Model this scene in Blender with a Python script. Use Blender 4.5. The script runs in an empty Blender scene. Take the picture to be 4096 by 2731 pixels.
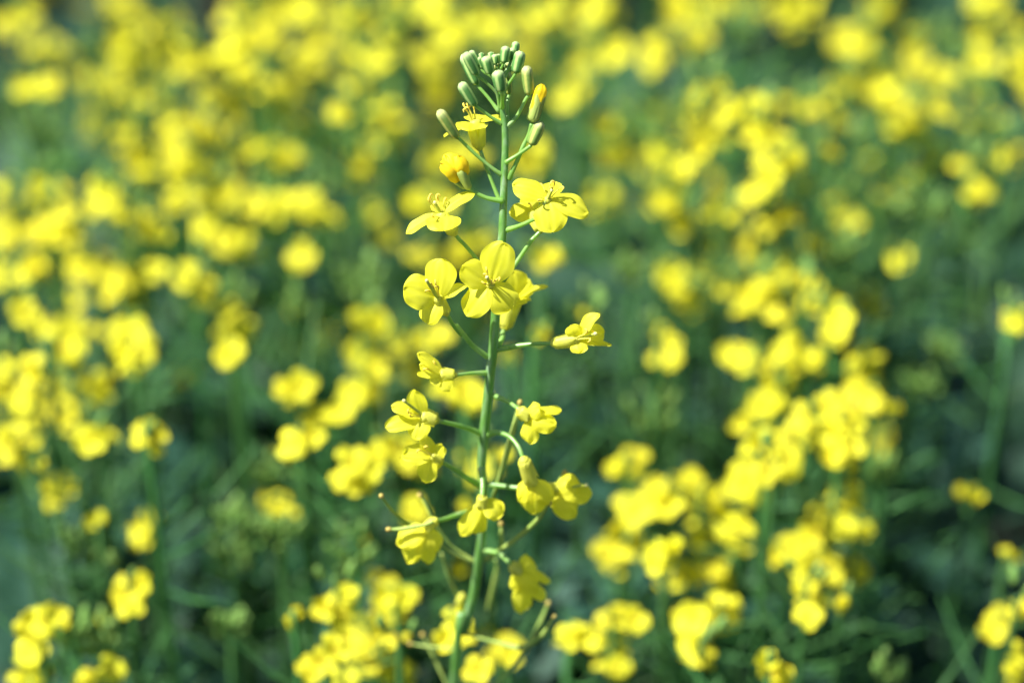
import bpy, math, random
from mathutils import Vector, Matrix, noise
random.seed(7)
R = math.radians
scene = bpy.context.scene
col = scene.collection

# ------------------------------------------------------------------ camera
PITCH = 35.0
CAM = Vector((0, 0, 1.56))
cd = bpy.data.cameras.new('camera'); cam = bpy.data.objects.new('camera', cd); col.objects.link(cam)
cam.location = CAM; cam.rotation_euler = (R(90 - PITCH), 0, 0)
cd.lens = 85; cd.sensor_width = 36; cd.clip_start = 0.01; cd.clip_end = 2000
cd.dof.use_dof = True; cd.dof.focus_distance = 0.671; cd.dof.aperture_fstop = 4.1
scene.camera = cam
FPX = 85 / 36 * 4096.0
CR = Vector((1, 0, 0)); CF = Vector((0, math.cos(R(PITCH)), -math.sin(R(PITCH)))); CU = Vector((0, math.sin(R(PITCH)), math.cos(R(PITCH))))

# ------------------------------------------------------------------ light
SUN = Vector((-0.55, -0.04, 0.82)).normalized()
EXPOSURE = 1.3
w = bpy.data.worlds.new('World'); scene.world = w; w.use_nodes = True
nt = w.node_tree; nt.nodes.clear()
wo = nt.nodes.new('ShaderNodeOutputWorld'); bgn = nt.nodes.new('ShaderNodeBackground'); sk = nt.nodes.new('ShaderNodeTexSky')
sk.sky_type = 'NISHITA'; sk.sun_disc = False
sk.sun_elevation = math.asin(SUN.z); sk.sun_rotation = math.atan2(SUN.x, SUN.y)
bgn.inputs[1].default_value = 0.055
nt.links.new(sk.outputs[0], bgn.inputs[0]); nt.links.new(bgn.outputs[0], wo.inputs[0])
ld = bpy.data.lights.new('sun', 'SUN'); ld.energy = 5.0; ld.angle = R(0.5); ld.color = (1.0, 0.975, 0.91)
lo = bpy.data.objects.new('sun', ld); col.objects.link(lo)
lo.rotation_euler = (-SUN).to_track_quat('-Z', 'Y').to_euler()
scene.view_settings.view_transform = 'Standard'; scene.view_settings.look = 'None'
scene.view_settings.exposure = EXPOSURE; scene.view_settings.gamma = 1

def theta(y): return R(PITCH) + math.atan((y - 1365.5) / FPX)
def depthH(y, H): return H * math.cos(theta(y) - R(PITCH)) / math.cos(theta(y))
def P(x, y, d):                                   # photograph position + distance -> a point in the field
    return CAM + CF * d + CR * ((x - 2048) / FPX * d) + CU * ((1365.5 - y) / FPX * d)

# ------------------------------------------------------------------ materials
def mat(name):
    m = bpy.data.materials.new(name); m.use_nodes = True; t = m.node_tree; t.nodes.clear()
    return m, t, t.nodes.new('ShaderNodeOutputMaterial')
def nd(t, k, **kw):
    n = t.nodes.new(k)
    for a, b in kw.items(): setattr(n, a, b)
    return n
def ramp(t, stops):
    r = nd(t, 'ShaderNodeValToRGB'); e = r.color_ramp.elements
    while len(e) < len(stops): e.new(0.5)
    for i, (p, c) in enumerate(stops): e[i].position = p; e[i].color = (*c, 1)
    return r
def leafy(name, stops, nscale, trans, rough=0.5, spec=0.3, tcol=None, vein=0.0, detail=4, rnd=0.0, vscale=30.0, stretch=None):
    m, t, out = mat(name); L = t.links
    tc = nd(t, 'ShaderNodeTexCoord'); nz = nd(t, 'ShaderNodeTexNoise'); nz.inputs['Scale'].default_value = nscale; nz.inputs['Detail'].default_value = detail
    if stretch:
        mp = nd(t, 'ShaderNodeMapping'); mp.inputs['Scale'].default_value = stretch; L.new(tc.outputs['Object'], mp.inputs[0]); L.new(mp.outputs[0], nz.inputs['Vector'])
    else: L.new(tc.outputs['Object'], nz.inputs['Vector'])
    rp = ramp(t, stops); L.new(nz.outputs[0], rp.inputs[0]); c = rp.outputs[0]
    if rnd:
        oi = nd(t, 'ShaderNodeObjectInfo'); hs = nd(t, 'ShaderNodeHueSaturation')
        mr = nd(t, 'ShaderNodeMapRange'); mr.inputs[3].default_value = 1 - rnd; mr.inputs[4].default_value = 1 + rnd
        L.new(oi.outputs['Random'], mr.inputs[0]); L.new(mr.outputs[0], hs.inputs['Value'])
        mh = nd(t, 'ShaderNodeMapRange'); mh.inputs[3].default_value = 0.5 - rnd * .06; mh.inputs[4].default_value = 0.5 + rnd * .04
        L.new(oi.outputs['Random'], mh.inputs[0]); L.new(mh.outputs[0], hs.inputs['Hue'])
        L.new(c, hs.inputs['Color']); c = hs.outputs[0]
    pb = nd(t, 'ShaderNodeBsdfPrincipled'); pb.inputs['Roughness'].default_value = rough; pb.inputs['Specular IOR Level'].default_value = spec
    L.new(c, pb.inputs['Base Color'])
    bump_in = nz.outputs[0]; bs = 0.08
    if vein:
        fac_from = rp.inputs[0]
        uv = nd(t, 'ShaderNodeUVMap'); sp = nd(t, 'ShaderNodeSeparateXYZ'); L.new(uv.outputs[0], sp.inputs[0])
        mu = nd(t, 'ShaderNodeMath', operation='MULTIPLY'); mu.inputs[1].default_value = vscale; L.new(sp.outputs[0], mu.inputs[0])
        ad = nd(t, 'ShaderNodeMath', operation='MULTIPLY_ADD'); ad.inputs[1].default_value = 5; L.new(nz.outputs[0], ad.inputs[0]); L.new(mu.outputs[0], ad.inputs[2])
        si = nd(t, 'ShaderNodeMath', operation='SINE'); L.new(ad.outputs[0], si.inputs[0]); bump_in = si.outputs[0]; bs = vein
        mv = nd(t, 'ShaderNodeMath', operation='MULTIPLY_ADD'); mv.inputs[1].default_value = .07; L.new(si.outputs[0], mv.inputs[0]); L.new(nz.outputs[0], mv.inputs[2]); L.new(mv.outputs[0], rp.inputs[0])
    bp = nd(t, 'ShaderNodeBump'); bp.inputs['Strength'].default_value = bs; bp.inputs['Distance'].default_value = 0.0004
    L.new(bump_in, bp.inputs['Height']); L.new(bp.outputs[0], pb.inputs['Normal'])
    if trans:
        tr = nd(t, 'ShaderNodeBsdfTranslucent'); L.new(bp.outputs[0], tr.inputs['Normal'])
        if tcol: tr.inputs[0].default_value = (*tcol, 1)
        else: L.new(c, tr.inputs[0])
        mx = nd(t, 'ShaderNodeMixShader'); mx.inputs[0].default_value = trans
        L.new(pb.outputs[0], mx.inputs[1]); L.new(tr.outputs[0], mx.inputs[2]); L.new(mx.outputs[0], out.inputs[0])
    else: L.new(pb.outputs[0], out.inputs[0])
    return m
def budmat(name, green, seam, tip):
    m, t, out = mat(name); L = t.links
    uv = nd(t, 'ShaderNodeUVMap'); sp = nd(t, 'ShaderNodeSeparateXYZ'); L.new(uv.outputs[0], sp.inputs[0])
    m4 = nd(t, 'ShaderNodeMath', operation='MULTIPLY'); m4.inputs[1].default_value = 4; L.new(sp.outputs[0], m4.inputs[0])
    fr = nd(t, 'ShaderNodeMath', operation='FRACT'); L.new(m4.outputs[0], fr.inputs[0])
    pp = nd(t, 'ShaderNodeMath', operation='PINGPONG'); pp.inputs[1].default_value = .5; L.new(fr.outputs[0], pp.inputs[0])
    r1 = ramp(t, [(0.0, seam), (0.10, seam), (0.24, green)]); L.new(pp.outputs[0], r1.inputs[0])
    r2 = ramp(t, [(0.72, (0, 0, 0)), (1.0, (1, 1, 1))]); L.new(sp.outputs[1], r2.inputs[0])
    mx = nd(t, 'ShaderNodeMix', data_type='RGBA'); L.new(r2.outputs[0], mx.inputs[0]); L.new(r1.outputs[0], mx.inputs[6]); mx.inputs[7].default_value = (*tip, 1)
    nz = nd(t, 'ShaderNodeTexNoise'); nz.inputs['Scale'].default_value = 900; tc = nd(t, 'ShaderNodeTexCoord'); L.new(tc.outputs['Object'], nz.inputs[0])
    hs = nd(t, 'ShaderNodeHueSaturation'); mr = nd(t, 'ShaderNodeMapRange'); mr.inputs[3].default_value = .75; mr.inputs[4].default_value = 1.3
    L.new(nz.outputs[0], mr.inputs[0]); L.new(mr.outputs[0], hs.inputs['Value']); L.new(mx.outputs[2], hs.inputs['Color'])
    pb = nd(t, 'ShaderNodeBsdfPrincipled'); pb.inputs['Roughness'].default_value = .6; pb.inputs['Specular IOR Level'].default_value = .3
    L.new(hs.outputs[0], pb.inputs['Base Color'])
    bp = nd(t, 'ShaderNodeBump'); bp.inputs['Strength'].default_value = .15; bp.inputs['Distance'].default_value = .0002; L.new(nz.outputs[0], bp.inputs['Height']); L.new(bp.outputs[0], pb.inputs['Normal'])
    tr = nd(t, 'ShaderNodeBsdfTranslucent'); L.new(hs.outputs[0], tr.inputs[0])
    ms = nd(t, 'ShaderNodeMixShader'); ms.inputs[0].default_value = .25; L.new(pb.outputs[0], ms.inputs[1]); L.new(tr.outputs[0], ms.inputs[2]); L.new(ms.outputs[0], out.inputs[0])
    return m

M = {}
M['petal'] = leafy('petal_yellow', [(.3, (.85, .82, .035)), (.55, (.92, .89, .06)), (.8, (.94, .92, .09))], 160, .54, .5, .25, tcol=(.95, .91, .035), vein=.045)
M['bpetal'] = leafy('petal_yellow_field', [(.3, (.74, .70, .035)), (.7, (.83, .80, .05))], 160, .42, .6, .15, tcol=(.84, .78, .02), rnd=.10)
M['obud'] = leafy('petal_orange_folded', [(.3, (.92, .66, .015)), (.7, (.95, .78, .02))], 300, .4, .5, .25, vein=.12, vscale=18)
M['sepal'] = leafy('sepal_yellow_green', [(.3, (.66, .68, .08)), (.7, (.80, .78, .14))], 300, .45, .45, .35, tcol=(.82, .84, .06))
M['gsepal'] = leafy('sepal_green', [(.3, (.34, .46, .09)), (.7, (.46, .56, .14))], 300, .3, .45, .35)
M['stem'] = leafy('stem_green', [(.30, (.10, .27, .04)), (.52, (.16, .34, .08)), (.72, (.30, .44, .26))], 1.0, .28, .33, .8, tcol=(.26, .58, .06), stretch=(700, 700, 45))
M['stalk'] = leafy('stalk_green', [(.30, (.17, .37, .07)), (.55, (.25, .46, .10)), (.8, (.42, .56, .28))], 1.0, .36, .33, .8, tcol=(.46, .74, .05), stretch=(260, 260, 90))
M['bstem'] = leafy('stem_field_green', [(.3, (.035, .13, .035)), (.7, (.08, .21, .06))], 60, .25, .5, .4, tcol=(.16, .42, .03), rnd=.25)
M['pod'] = leafy('pod_green', [(.3, (.28, .42, .08)), (.7, (.40, .50, .12))], 200, .25, .5, .3)
M['podtip'] = leafy('pod_tip_brown', [(.3, (.34, .26, .06)), (.7, (.46, .38, .10))], 500, 0, .6, .2)
M['anther'] = leafy('anther', [(.3, (.85, .62, .06)), (.7, (.92, .74, .12))], 900, .15, .6, .2)
M['filament'] = leafy('filament', [(.3, (.85, .80, .10)), (.7, (.92, .85, .18))], 500, .4, .5, .2)
M['pistil'] = leafy('pistil', [(.3, (.50, .58, .06)), (.7, (.62, .68, .10))], 500, .2, .5, .3)
M['stigma'] = leafy('stigma', [(.3, (.78, .76, .22)), (.7, (.84, .82, .30))], 900, .1, .5, .3)
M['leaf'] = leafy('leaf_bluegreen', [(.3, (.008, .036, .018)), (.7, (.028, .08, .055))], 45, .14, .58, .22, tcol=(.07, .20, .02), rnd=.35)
M['shadeleaf'] = leafy('low_leaf_painted_shade', [(.3, (.004, .014, .010)), (.7, (.012, .03, .024))], 30, .06, .85, .08, tcol=(.05, .14, .02))  # near-black leaf colour: shade under the dense crop is put into it
M['bud'] = budmat('bud_green', (.095, .26, .06), (.44, .62, .20), (.52, .66, .28))
M['bud2'] = budmat('bud_olive', (.21, .34, .07), (.55, .58, .14), (.62, .64, .26))
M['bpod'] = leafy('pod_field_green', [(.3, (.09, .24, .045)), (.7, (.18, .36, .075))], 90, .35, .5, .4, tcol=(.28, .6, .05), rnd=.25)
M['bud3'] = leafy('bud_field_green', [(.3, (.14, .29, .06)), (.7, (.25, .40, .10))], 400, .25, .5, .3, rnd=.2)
m, t, out = mat('soil'); tc = nd(t, 'ShaderNodeTexCoord'); nz = nd(t, 'ShaderNodeTexNoise'); nz.inputs['Scale'].default_value = 14; nz.inputs['Detail'].default_value = 9
rp = ramp(t, [(.3, (.014, .012, .010)), (.7, (.042, .035, .027))]); pb = nd(t, 'ShaderNodeBsdfPrincipled'); pb.inputs['Roughness'].default_value = .95
bp = nd(t, 'ShaderNodeBump'); bp.inputs['Distance'].default_value = .03
t.links.new(tc.outputs['Object'], nz.inputs[0]); t.links.new(nz.outputs[0], rp.inputs[0]); t.links.new(rp.outputs[0], pb.inputs[0]); t.links.new(nz.outputs[0], bp.inputs['Height']); t.links.new(bp.outputs[0], pb.inputs['Normal']); t.links.new(pb.outputs[0], out.inputs[0])
M['soil'] = m

# ------------------------------------------------------------------ mesh collecting
class MB:
    def __init__(s): s.v = []; s.f = []; s.mi = []; s.uv = []; s.mats = []
    def m(s, name):
        if name not in s.mats: s.mats.append(name)
        return s.mats.index(name)
    def grid(s, pts, nu, nv, mt, closed=False, uvs=None):        # pts[i*nv+j]
        b = len(s.v); s.v += pts; k = s.m(mt); nn = nv if closed else nv - 1
        for i in range(nu - 1):
            for j in range(nn):
                j2 = (j + 1) % nv
                s.f.append((b + i * nv + j, b + i * nv + j2, b + (i + 1) * nv + j2, b + (i + 1) * nv + j)); s.mi.append(k)
                u0, u1 = i / (nu - 1), (i + 1) / (nu - 1); v0, v1 = j / nn, (j + 1) / nn
                s.uv += [(v0, u0), (v1, u0), (v1, u1), (v0, u1)]
    def data(s, name):
        me = bpy.data.meshes.new(name); me.from_pydata([tuple(p) for p in s.v], [], s.f)
        for q in s.mats: me.materials.append(M[q])
        me.polygons.foreach_set('material_index', s.mi); me.polygons.foreach_set('use_smooth', [True] * len(s.f))
        ul = me.uv_layers.new(name='UVMap'); ul.data.foreach_set('uv', [c for q in s.uv for c in q])
        me.update(); return me
    def build(s, name, parent=None, origin=None):
        if origin is not None: s.v = [p - origin for p in s.v]
        o = bpy.data.objects.new(name, s.data(name)); col.objects.link(o)
        if parent: o.parent = parent
        return o

def spline(pts, n=6):
    if len(pts) < 3: 
        return [pts[0].lerp(pts[1], i / (n)) for i in range(n + 1)]
    o = []; q = [pts[0] * 2 - pts[1]] + list(pts) + [pts[-1] * 2 - pts[-2]]
    for i in range(1, len(q) - 2):
        for k in range(n):
            t = k / n; a, b, c, d = q[i - 1], q[i], q[i + 1], q[i + 2]
            o.append(.5 * ((2 * b) + (c - a) * t + (2 * a - 5 * b + 4 * c - d) * t * t + (3 * b - a - 3 * c + d) * t ** 3))
    o.append(q[-2].copy()); return o
def tube(mb, pts, rad, mt, sides=10, n=6, cap=True):
    pl = spline([Vector(p) for p in pts], n); N = len(pl)
    if isinstance(rad, (int, float)): rad = [rad, rad]
    def rr(t):
        x = t * (len(rad) - 1); i = min(int(x), len(rad) - 2); return rad[i] + (rad[i + 1] - rad[i]) * (x - i)
    prev = None; P_ = []; 
    ts = [i / (N - 1) for i in range(N)]
    ctr = list(pl); rs = [rr(t) for t in ts]
    if cap:
        d0 = (pl[0] - pl[1]).normalized(); d1 = (pl[-1] - pl[-2]).normalized()
        ctr = [pl[0] + d0 * rs[0] * .5, pl[0] + d0 * rs[0] * .35] + ctr + [pl[-1] + d1 * rs[-1] * .35, pl[-1] + d1 * rs[-1] * .5]
        rs = [rs[0] * .05, rs[0] * .7] + rs + [rs[-1] * .7, rs[-1] * .05]
    tg0 = (pl[1] - pl[0]).normalized(); ref = Vector((0, 0, 1)) if abs(tg0.z) < .9 else Vector((1, 0, 0))
    side = tg0.cross(ref).normalized(); n_ = len(ctr)
    for i, c in enumerate(ctr):
        a = ctr[max(i - 1, 0)]; b = ctr[min(i + 1, n_ - 1)]; tg = (b - a).normalized()
        side = (side - tg * side.dot(tg)).normalized(); up = tg.cross(side)
        for j in range(sides):
            an = 2 * math.pi * j / sides
            P_.append(c + (side * math.cos(an) + up * math.sin(an)) * rs[i])
    mb.grid(P_, n_, sides, mt, closed=True)

def petal(mb, B, T, wid, nrm, mt='petal', bow=.08, cup=.10, notch=.075, nu=16, nv=13, ruf=.045, seed=0, claw=.30, asym=0.0, mir=1.0):
    d = T - B; L = d.length; dr = d / L; sd = dr.cross(nrm)
    if sd.length < 1e-6: sd = dr.orthogonal()
    sd.normalize(); n = sd.cross(dr).normalized(); pts = []
    rg = random.Random(seed); ph = rg.uniform(0, 6.3); ph2 = rg.uniform(0, 6.3)
    for i in range(nu):
        u = i / (nu - 1); u = 1 - (1 - u) ** 1.5
        sm = min(1, u / .52); sm = math.sin(sm * math.pi / 2) ** .85
        pr = claw + (1 - claw) * sm
        pr *= max(0.0, 1 - max(0, (u - .52) / .48) ** 2.7) ** .5
        if i == nu - 1: pr = .03
        for j in range(nv):
            v = -1 + 2 * j / (nv - 1)
            ed = (abs(v) ** 3) * u
            along = u - notch * math.exp(-(v / .24) ** 2) * u ** 5 + (.022 * math.sin(v * 5 + ph) + .010 * math.sin(v * 17 + ph2)) * u ** 3
            lat = v * pr * (1 + .05 * math.sin(u * 9 + ph2 + v) * abs(v)) + asym * u * u * .3
            h = bow * L * 4 * u * (1 - u) * mir - cup * wid * v * v * pr * -1 + ruf * wid * (ed * math.sin(u * 11 + ph + v * 2) + .5 * u * u * math.sin(v * 6 + ph2))
            h += -.03 * wid * math.exp(-(v / .12) ** 2) * (1 - u)
            pts.append(B + dr * (along * L * 1.02) + sd * (lat * wid * 1.06 / 2) + n * h)
    mb.grid(pts, nu, nv, mt)

def budshape(mb, base, tip, wid, mt='bud', nu=16, nv=24, twist=.25, tipmt=None, round_=1.0, bend=None):
    ax = tip - base; L = ax.length; a = ax / L; s = a.orthogonal().normalized(); q = a.cross(s); pts = []
    bend = bend or Vector((0, 0, 0))
    for i in range(nu):
        u = i / (nu - 1)
        if u < .14: r = .62 * math.sqrt(max(0, 1 - ((.14 - u) / .14) ** 2)) + .22 * (u / .14)
        elif u < .8: r = .84 + .16 * math.sin((u - .14) / .66 * math.pi * .75)
        else: r = (.84 + .16 * math.sin(math.pi * .75)) * math.sqrt(max(0, 1 - ((u - .8) / .205) ** 2.2))
        r *= wid / 2
        for j in range(nv):
            an = 2 * math.pi * j / nv
            lobe = 1 - .15 * (abs(math.cos(2 * an)) ** 6) * (.3 + .7 * u)
            fa = an + twist * u + .3
            ex = .035 * L * (u ** 10) * (1 - abs(math.cos(2 * an)) ** 2)
            pts.append(base + a * (u * L + ex) + (s * math.cos(fa) + q * math.sin(fa)) * r * lobe + bend * (4 * u * (1 - u)))
    mb.grid(pts, nu, nv, mt, closed=True)

def empty(name, loc):
    o = bpy.data.objects.new(name, None); col.objects.link(o); o.location = loc; o.empty_display_size = .02; return o
def tag(o, label=None, cat=None, group=None, kind=None):
    for k, v in (('label', label), ('category', cat), ('group', group), ('kind', kind)):
        if v: o[k] = v

# ------------------------------------------------------------------ ground
g = MB(); NG = 90; pts = []
def gpos(k): s = k / (NG - 1) * 2 - 1; return (abs(s) ** 4.0) * 400 * (1 if s > 0 else -1) + s * 3
for i in range(NG):
    for j in range(NG):
        x, y = gpos(i), gpos(j) + 1.0
        pts.append(Vector((x, y, .03 * noise.noise(Vector((x * 4, y * 4, 0))) if max(abs(x), abs(y)) < 6 else 0)))
g.grid(pts, NG, NG, 'soil'); go = g.build('ground'); tag(go, kind='structure')

# ------------------------------------------------------------------ the plant in focus
def dstem(y):
    K = [(100, .664), (1100, .679), (1800, .704), (2731, .752), (3600, .81)]
    for (a, b), (c, d) in zip(K, K[1:]):
        if y <= c: return b + (d - b) * (y - a) / (c - a)
    return K[-1][1]
ZM = {'A': (1720, 150, 3.646), 'B': (1600, 960, 3.92), 'C': (1980, 660, 5.227), 'D': (1600, 740, 6.533), 'E': (1500, 1400, 4.3556),
      'F': (2000, 1220, 4.9), 'G': (1500, 1700, 2.6133), 'H': (1900, 1560, 2.904), '1': (1700, 130, 2.24), '2': (1550, 650, 1.96),
      '3': (1500, 1200, 1.96), '4': (1450, 1750, 1.598), 'W': (1500, 1250, 1.0589), 'V': (1100, 2050, 1.47), 'S': (0, 0, 1)}
def Z(z, x, y, off=0.0):                          # off in mm towards the viewer from the stem
    ox, oy, s = ZM[z]; X = ox + x / s; Y = oy + y / s
    return P(X, Y, dstem(Y) - off / 1000)
def MM(z, px): return px / ZM[z][2] * .671 / FPX  # width in photograph pixels -> metres
def CV(n): return (CR * n[0] + CU * n[1] - CF * n[2]).normalized()

stem_pts = [(1996, 300), (1999, 370), (2009, 440), (2018, 493), (2021, 578), (2017, 710), (2014, 800), (2012, 854), (2007, 966), (1994, 1120), (1984, 1237),
            (1971, 1420), (1962, 1486), (1949, 1608), (1936, 1736), (1927, 1863), (1934, 1965), (1929, 2125), (1913, 2250), (1894, 2376), (1875, 2438), (1857, 2532), (1819, 2689)]
sr = [5, 8, 12, 13, 14, 14.5, 15, 15.5, 17, 17.5, 18.5, 19.5, 19, 20, 20, 17, 18, 17.5, 19, 17.5, 17, 17, 16]
sp3 = [P(x, y, dstem(y)) for x, y in stem_pts]
last = sp3[-1]
base = Vector((last.x - .05, last.y - .02, 0.0))
sp3 += [last.lerp(base, .25) + Vector((-.006, 0, 0)), last.lerp(base, .6) + Vector((-.004, 0, 0)), base]
srm = [r * .671 / FPX * (dstem(y) / .671) for r, (x, y) in zip(sr, stem_pts)] + [.0019, .0028, .0045]
hero = empty('rapeseed_plant', base)
tag(hero, 'tall sharp rapeseed plant in the centre with green buds on top and open yellow flowers', 'rapeseed plant', kind=None)
def hbuild(mb, name, parent=None):
    return mb.build(name, parent or hero, origin=base)
mb = MB(); tube(mb, sp3, srm, 'stem', sides=20, n=6, cap=True)
hbuild(mb, 'stem')

def stalk(z, pts, r0, r1=None, o0=0.0, o1=0.0, mt='stalk', name='flower_stalk', parent=None):
    n = len(pts); q = []
    for i, p in enumerate(pts):
        zz, x, y = (z, *p) if len(p) == 2 else p
        t = i / (n - 1); q.append(Z(zz, x, y, o0 + (o1 - o0) * t))
    r1 = r1 or r0; mb = MB(); tube(mb, q, [r0 / 1000, (r0 * .8 + r1 * .2) / 1000, r1 / 1000 * 1.0, r1 / 1000 * 1.35], mt, sides=12, n=7)
    return hbuild(mb, name, parent)

def hbud(z, tip, bs, wid, off, offt=None, mt='bud', st=None, sr_=.42, sz=None, so=0.0):
    mb = MB(); B = Z(z, *bs, off); T = Z(z, *tip, off + (offt or 0))
    budshape(mb, B, T, MM(z, wid), mt, twist=random.uniform(-.3, .3))
    o = hbuild(mb, 'bud')
    if st:
        pts = [bs] + st if sz is None else [(z, *bs)] + st
        stalk(z, pts, sr_, sr_, off, so, mt='stalk', name='bud_stalk')
    return o
A = 'A'
hbud(A, (520, 225), (690, 555), 158, 2.5, 1.5, st=[(830, 670), (965, 805), (1000, 930), (1015, 1040)])
hbud(A, (590, 200), (720, 440), 120, -1, 0, st=[(790, 510), (900, 580), (960, 700)], sr_=.35)
hbud(A, (480, 255), (695, 705), 165, -2.5, 0, st=[(850, 880), (1000, 1075)], sr_=.48)
hbud(A, (745, 232), (765, 330), 92, -4, -1)
hbud(A, (700, 295), (775, 455), 104, -1, 0)
hbud(A, (812, 280), (885, 540), 172, 2, 1, st=[(915, 590), (950, 680), (985, 800)], sr_=.4)
hbud(A, (885, 222), (905, 330), 105, -3, -1)
hbud(A, (945, 250), (965, 395), 118, 0, 0, st=[(990, 480), (1000, 600)], sr_=.3)
hbud(A, (1000, 245), (1000, 350), 70, -3, 0)
hbud(A, (1110, 135), (1078, 380), 148, 1, 0, st=[(1045, 440), (1000, 520), (1005, 640)], sr_=.34)
hbud(A, (1255, 68), (1225, 300), 125, -4, -1, st=[(1180, 430), (1080, 600)], sr_=.34)
hbud(A, (1212, 158), (1175, 350), 112, -1, 0, st=[(1150, 430), (1075, 545), (1040, 680)], sr_=.42)
hbud(A, (1322, 208), (1250, 530), 178, 1, 0, st=[(1190, 620), (1110, 740), (1060, 900)], sr_=.42)
hbud(A, (978, 488), (1052, 800), 196, 6, 1, st=[(1055, 900), (1050, 1030)], sr_=.52, so=1.5)
hbud(A, (1125, 500), (1150, 840), 128, -5, 0, mt='bud2', st=[(1130, 950), (1128, 1150), (1135, 1280)], sr_=.5, so=-1)
hbud(A, (1130, 370), (1150, 520), 118, -6, 0)
hbud(A, (1405, 425), (1455, 852), 174, 1.5, 1, mt='bud2', st=[(1405, 890), (1330, 1040), (1240, 1190), (1135, 1290)], sr_=.5)
hbud(A, (445, 668), (668, 1005), 172, 2, 1, st=[(760, 1070), (900, 1170), (1050, 1262)], sr_=.47)
hbud(A, (130, 1068), (400, 1472), 170, 2, 2, mt='bud2', st=[('1', 300, 945), ('1', 450, 1090), ('1', 600, 1215), ('1', 685, 1275)], sz=1, sr_=.5)
hbud('1', (1035, 803), (948, 1015), 118, 3, 0, mt='bud2', st=[(850, 1085), (725, 1165)], sr_=.5, so=1.5)
# tiny buds packed at the apex
mb = MB()
for k, (x, y) in enumerate([(940, 430), (1010, 400), (1060, 440), (960, 500), (1085, 330), (1040, 300), (900, 420), (1120, 400)]):
    b = Z(A, x, y + 60, -1 - k % 3); budshape(mb, b, Z(A, x + random.uniform(-12, 12), y - 20, -1 - k % 3), MM(A, 60), 'bud2', nu=9, nv=12)
    tube(mb, [b, Z(A, 1010, y + 170, -.5), Z(A, 1010, 700, 0)], .00022, 'stalk', sides=6, n=3)
o = hbuild(mb, 'bud_cluster')

# --- petals, sepals, stamens of each flower
def sepals(fl, B, T, wid, mt='sepal', k0=0.0, flare=1.0, n=4, length=.95):
    ax = T - B; a = ax.normalized(); s = a.orthogonal().normalized(); q = a.cross(s); L = ax.length
    for k in range(n):
        an = k0 + 2 * math.pi * k / n; rd = s * math.cos(an) + q * math.sin(an)
        mb = MB(); pts = []; nu, nv = 12, 9; sw = wid * .78
        for i in range(nu):
            u = i / (nu - 1)
            rr = wid / 2 * (math.sqrt(min(1, u / .14)) * .82 + .18 * u * flare)
            wv = sw / 2 * min(1, (u / .1) ** .6 + .12) * (1 - max(0, (u - .45) / .55) ** 2.5 * .92)
            tn = a.cross(rd)
            for j in range(nv):
                v = -1 + 2 * j / (nv - 1)
                pts.append(B + a * (u * L * length) + rd * (rr - .5 * wv * v * v) + tn * (v * wv))
        mb.grid(pts, nu, nv, mt); hbuild(mb, 'sepal', fl)
SEED = [1]
def flower(z, off, base_, throat, cw, petals, stam=(), pist=None, toff=0, sep='sepal', k0=.4, flare=1.9, label=None, mt='petal', spread=1.0, boff=None):
    """petals: (bx,by, tx,ty, width_px, lift_base_mm, lift_tip_mm, normal, bow, cup)"""
    B = Z(z, *base_, off if boff is None else boff); Th = Z(z, *throat, off + toff)
    ax = (Th - B); a = ax.normalized()
    mb = MB(); c = MM(z, cw)
    tube(mb, [B - a * .0002, B + a * .0007, B + ax * .5, B + ax * .98], [c * .18, c * .30, c * .30, c * .38], 'sepal', sides=14, n=4)
    fl = hbuild(mb, 'flower')
    if label: fl['label'] = label
    sepals(fl, B, Th, c * .88, sep, k0, flare)
    for p in petals:
        bx, by, tx, ty, wd, lb, lt, n = p[:8]; bow = p[8] if len(p) > 8 else .08; cup = p[9] if len(p) > 9 else .06
        SEED[0] += 1; mb = MB()
        petal(mb, Z(z, bx, by, off + toff + lb).lerp(B + ax * .9, .5), Z(z, tx, ty, off + toff + lt), MM(z, wd), CV(n), mt, bow=bow, cup=cup * (2.0 if z in 'H4' and z != 'H4' else 1), ruf=.12 if z in ('H', '4', 'G') else (.07 if z in ('E', 'F') else .045), seed=SEED[0], nu=24, nv=21)
        hbuild(mb, 'petal', fl)
    for s in stam:
        x, y, lf = s[:3]; tipp = Z(z, x, y, off + toff + lf); mb = MB()
        root = B + ax * .75 + (tipp - Th) * .15; mid = root.lerp(tipp, .6) + a * .0006
        tube(mb, [root, mid, tipp], [.00022, .00016], 'filament', sides=7, n=5)
        dr = (tipp - mid).normalized(); sd = dr.orthogonal().normalized()
        rg = random.Random(int(x + y)); sd = (sd * math.cos(rg.uniform(0, 6)) + dr.cross(sd) * math.sin(rg.uniform(0, 6))).normalized()
        tube(mb, [tipp - dr * .0003, tipp + dr * .0006 + sd * .0002, tipp + dr * .0009 + sd * .0009, tipp + dr * .0003 + sd * .0013], [.00018, .00027, .00025, .00012], 'anther', sides=8, n=4)
        hbuild(mb, 'stamen', fl)
    if pist:
        x, y, lf = pist; tipp = Z(z, x, y, off + toff + lf); mb = MB()
        tube(mb, [B + ax * .3, B + ax * .8, tipp], [.0005, .00055, .00042], 'pistil', sides=10, n=6)
        dd = (tipp - Th).normalized(); tube(mb, [tipp - dd * .0001, tipp + dd * .0006], [.00045, .00055, .0004], 'stigma', sides=10, n=4)
        hbuild(mb, 'pistil', fl)
    return fl

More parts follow.
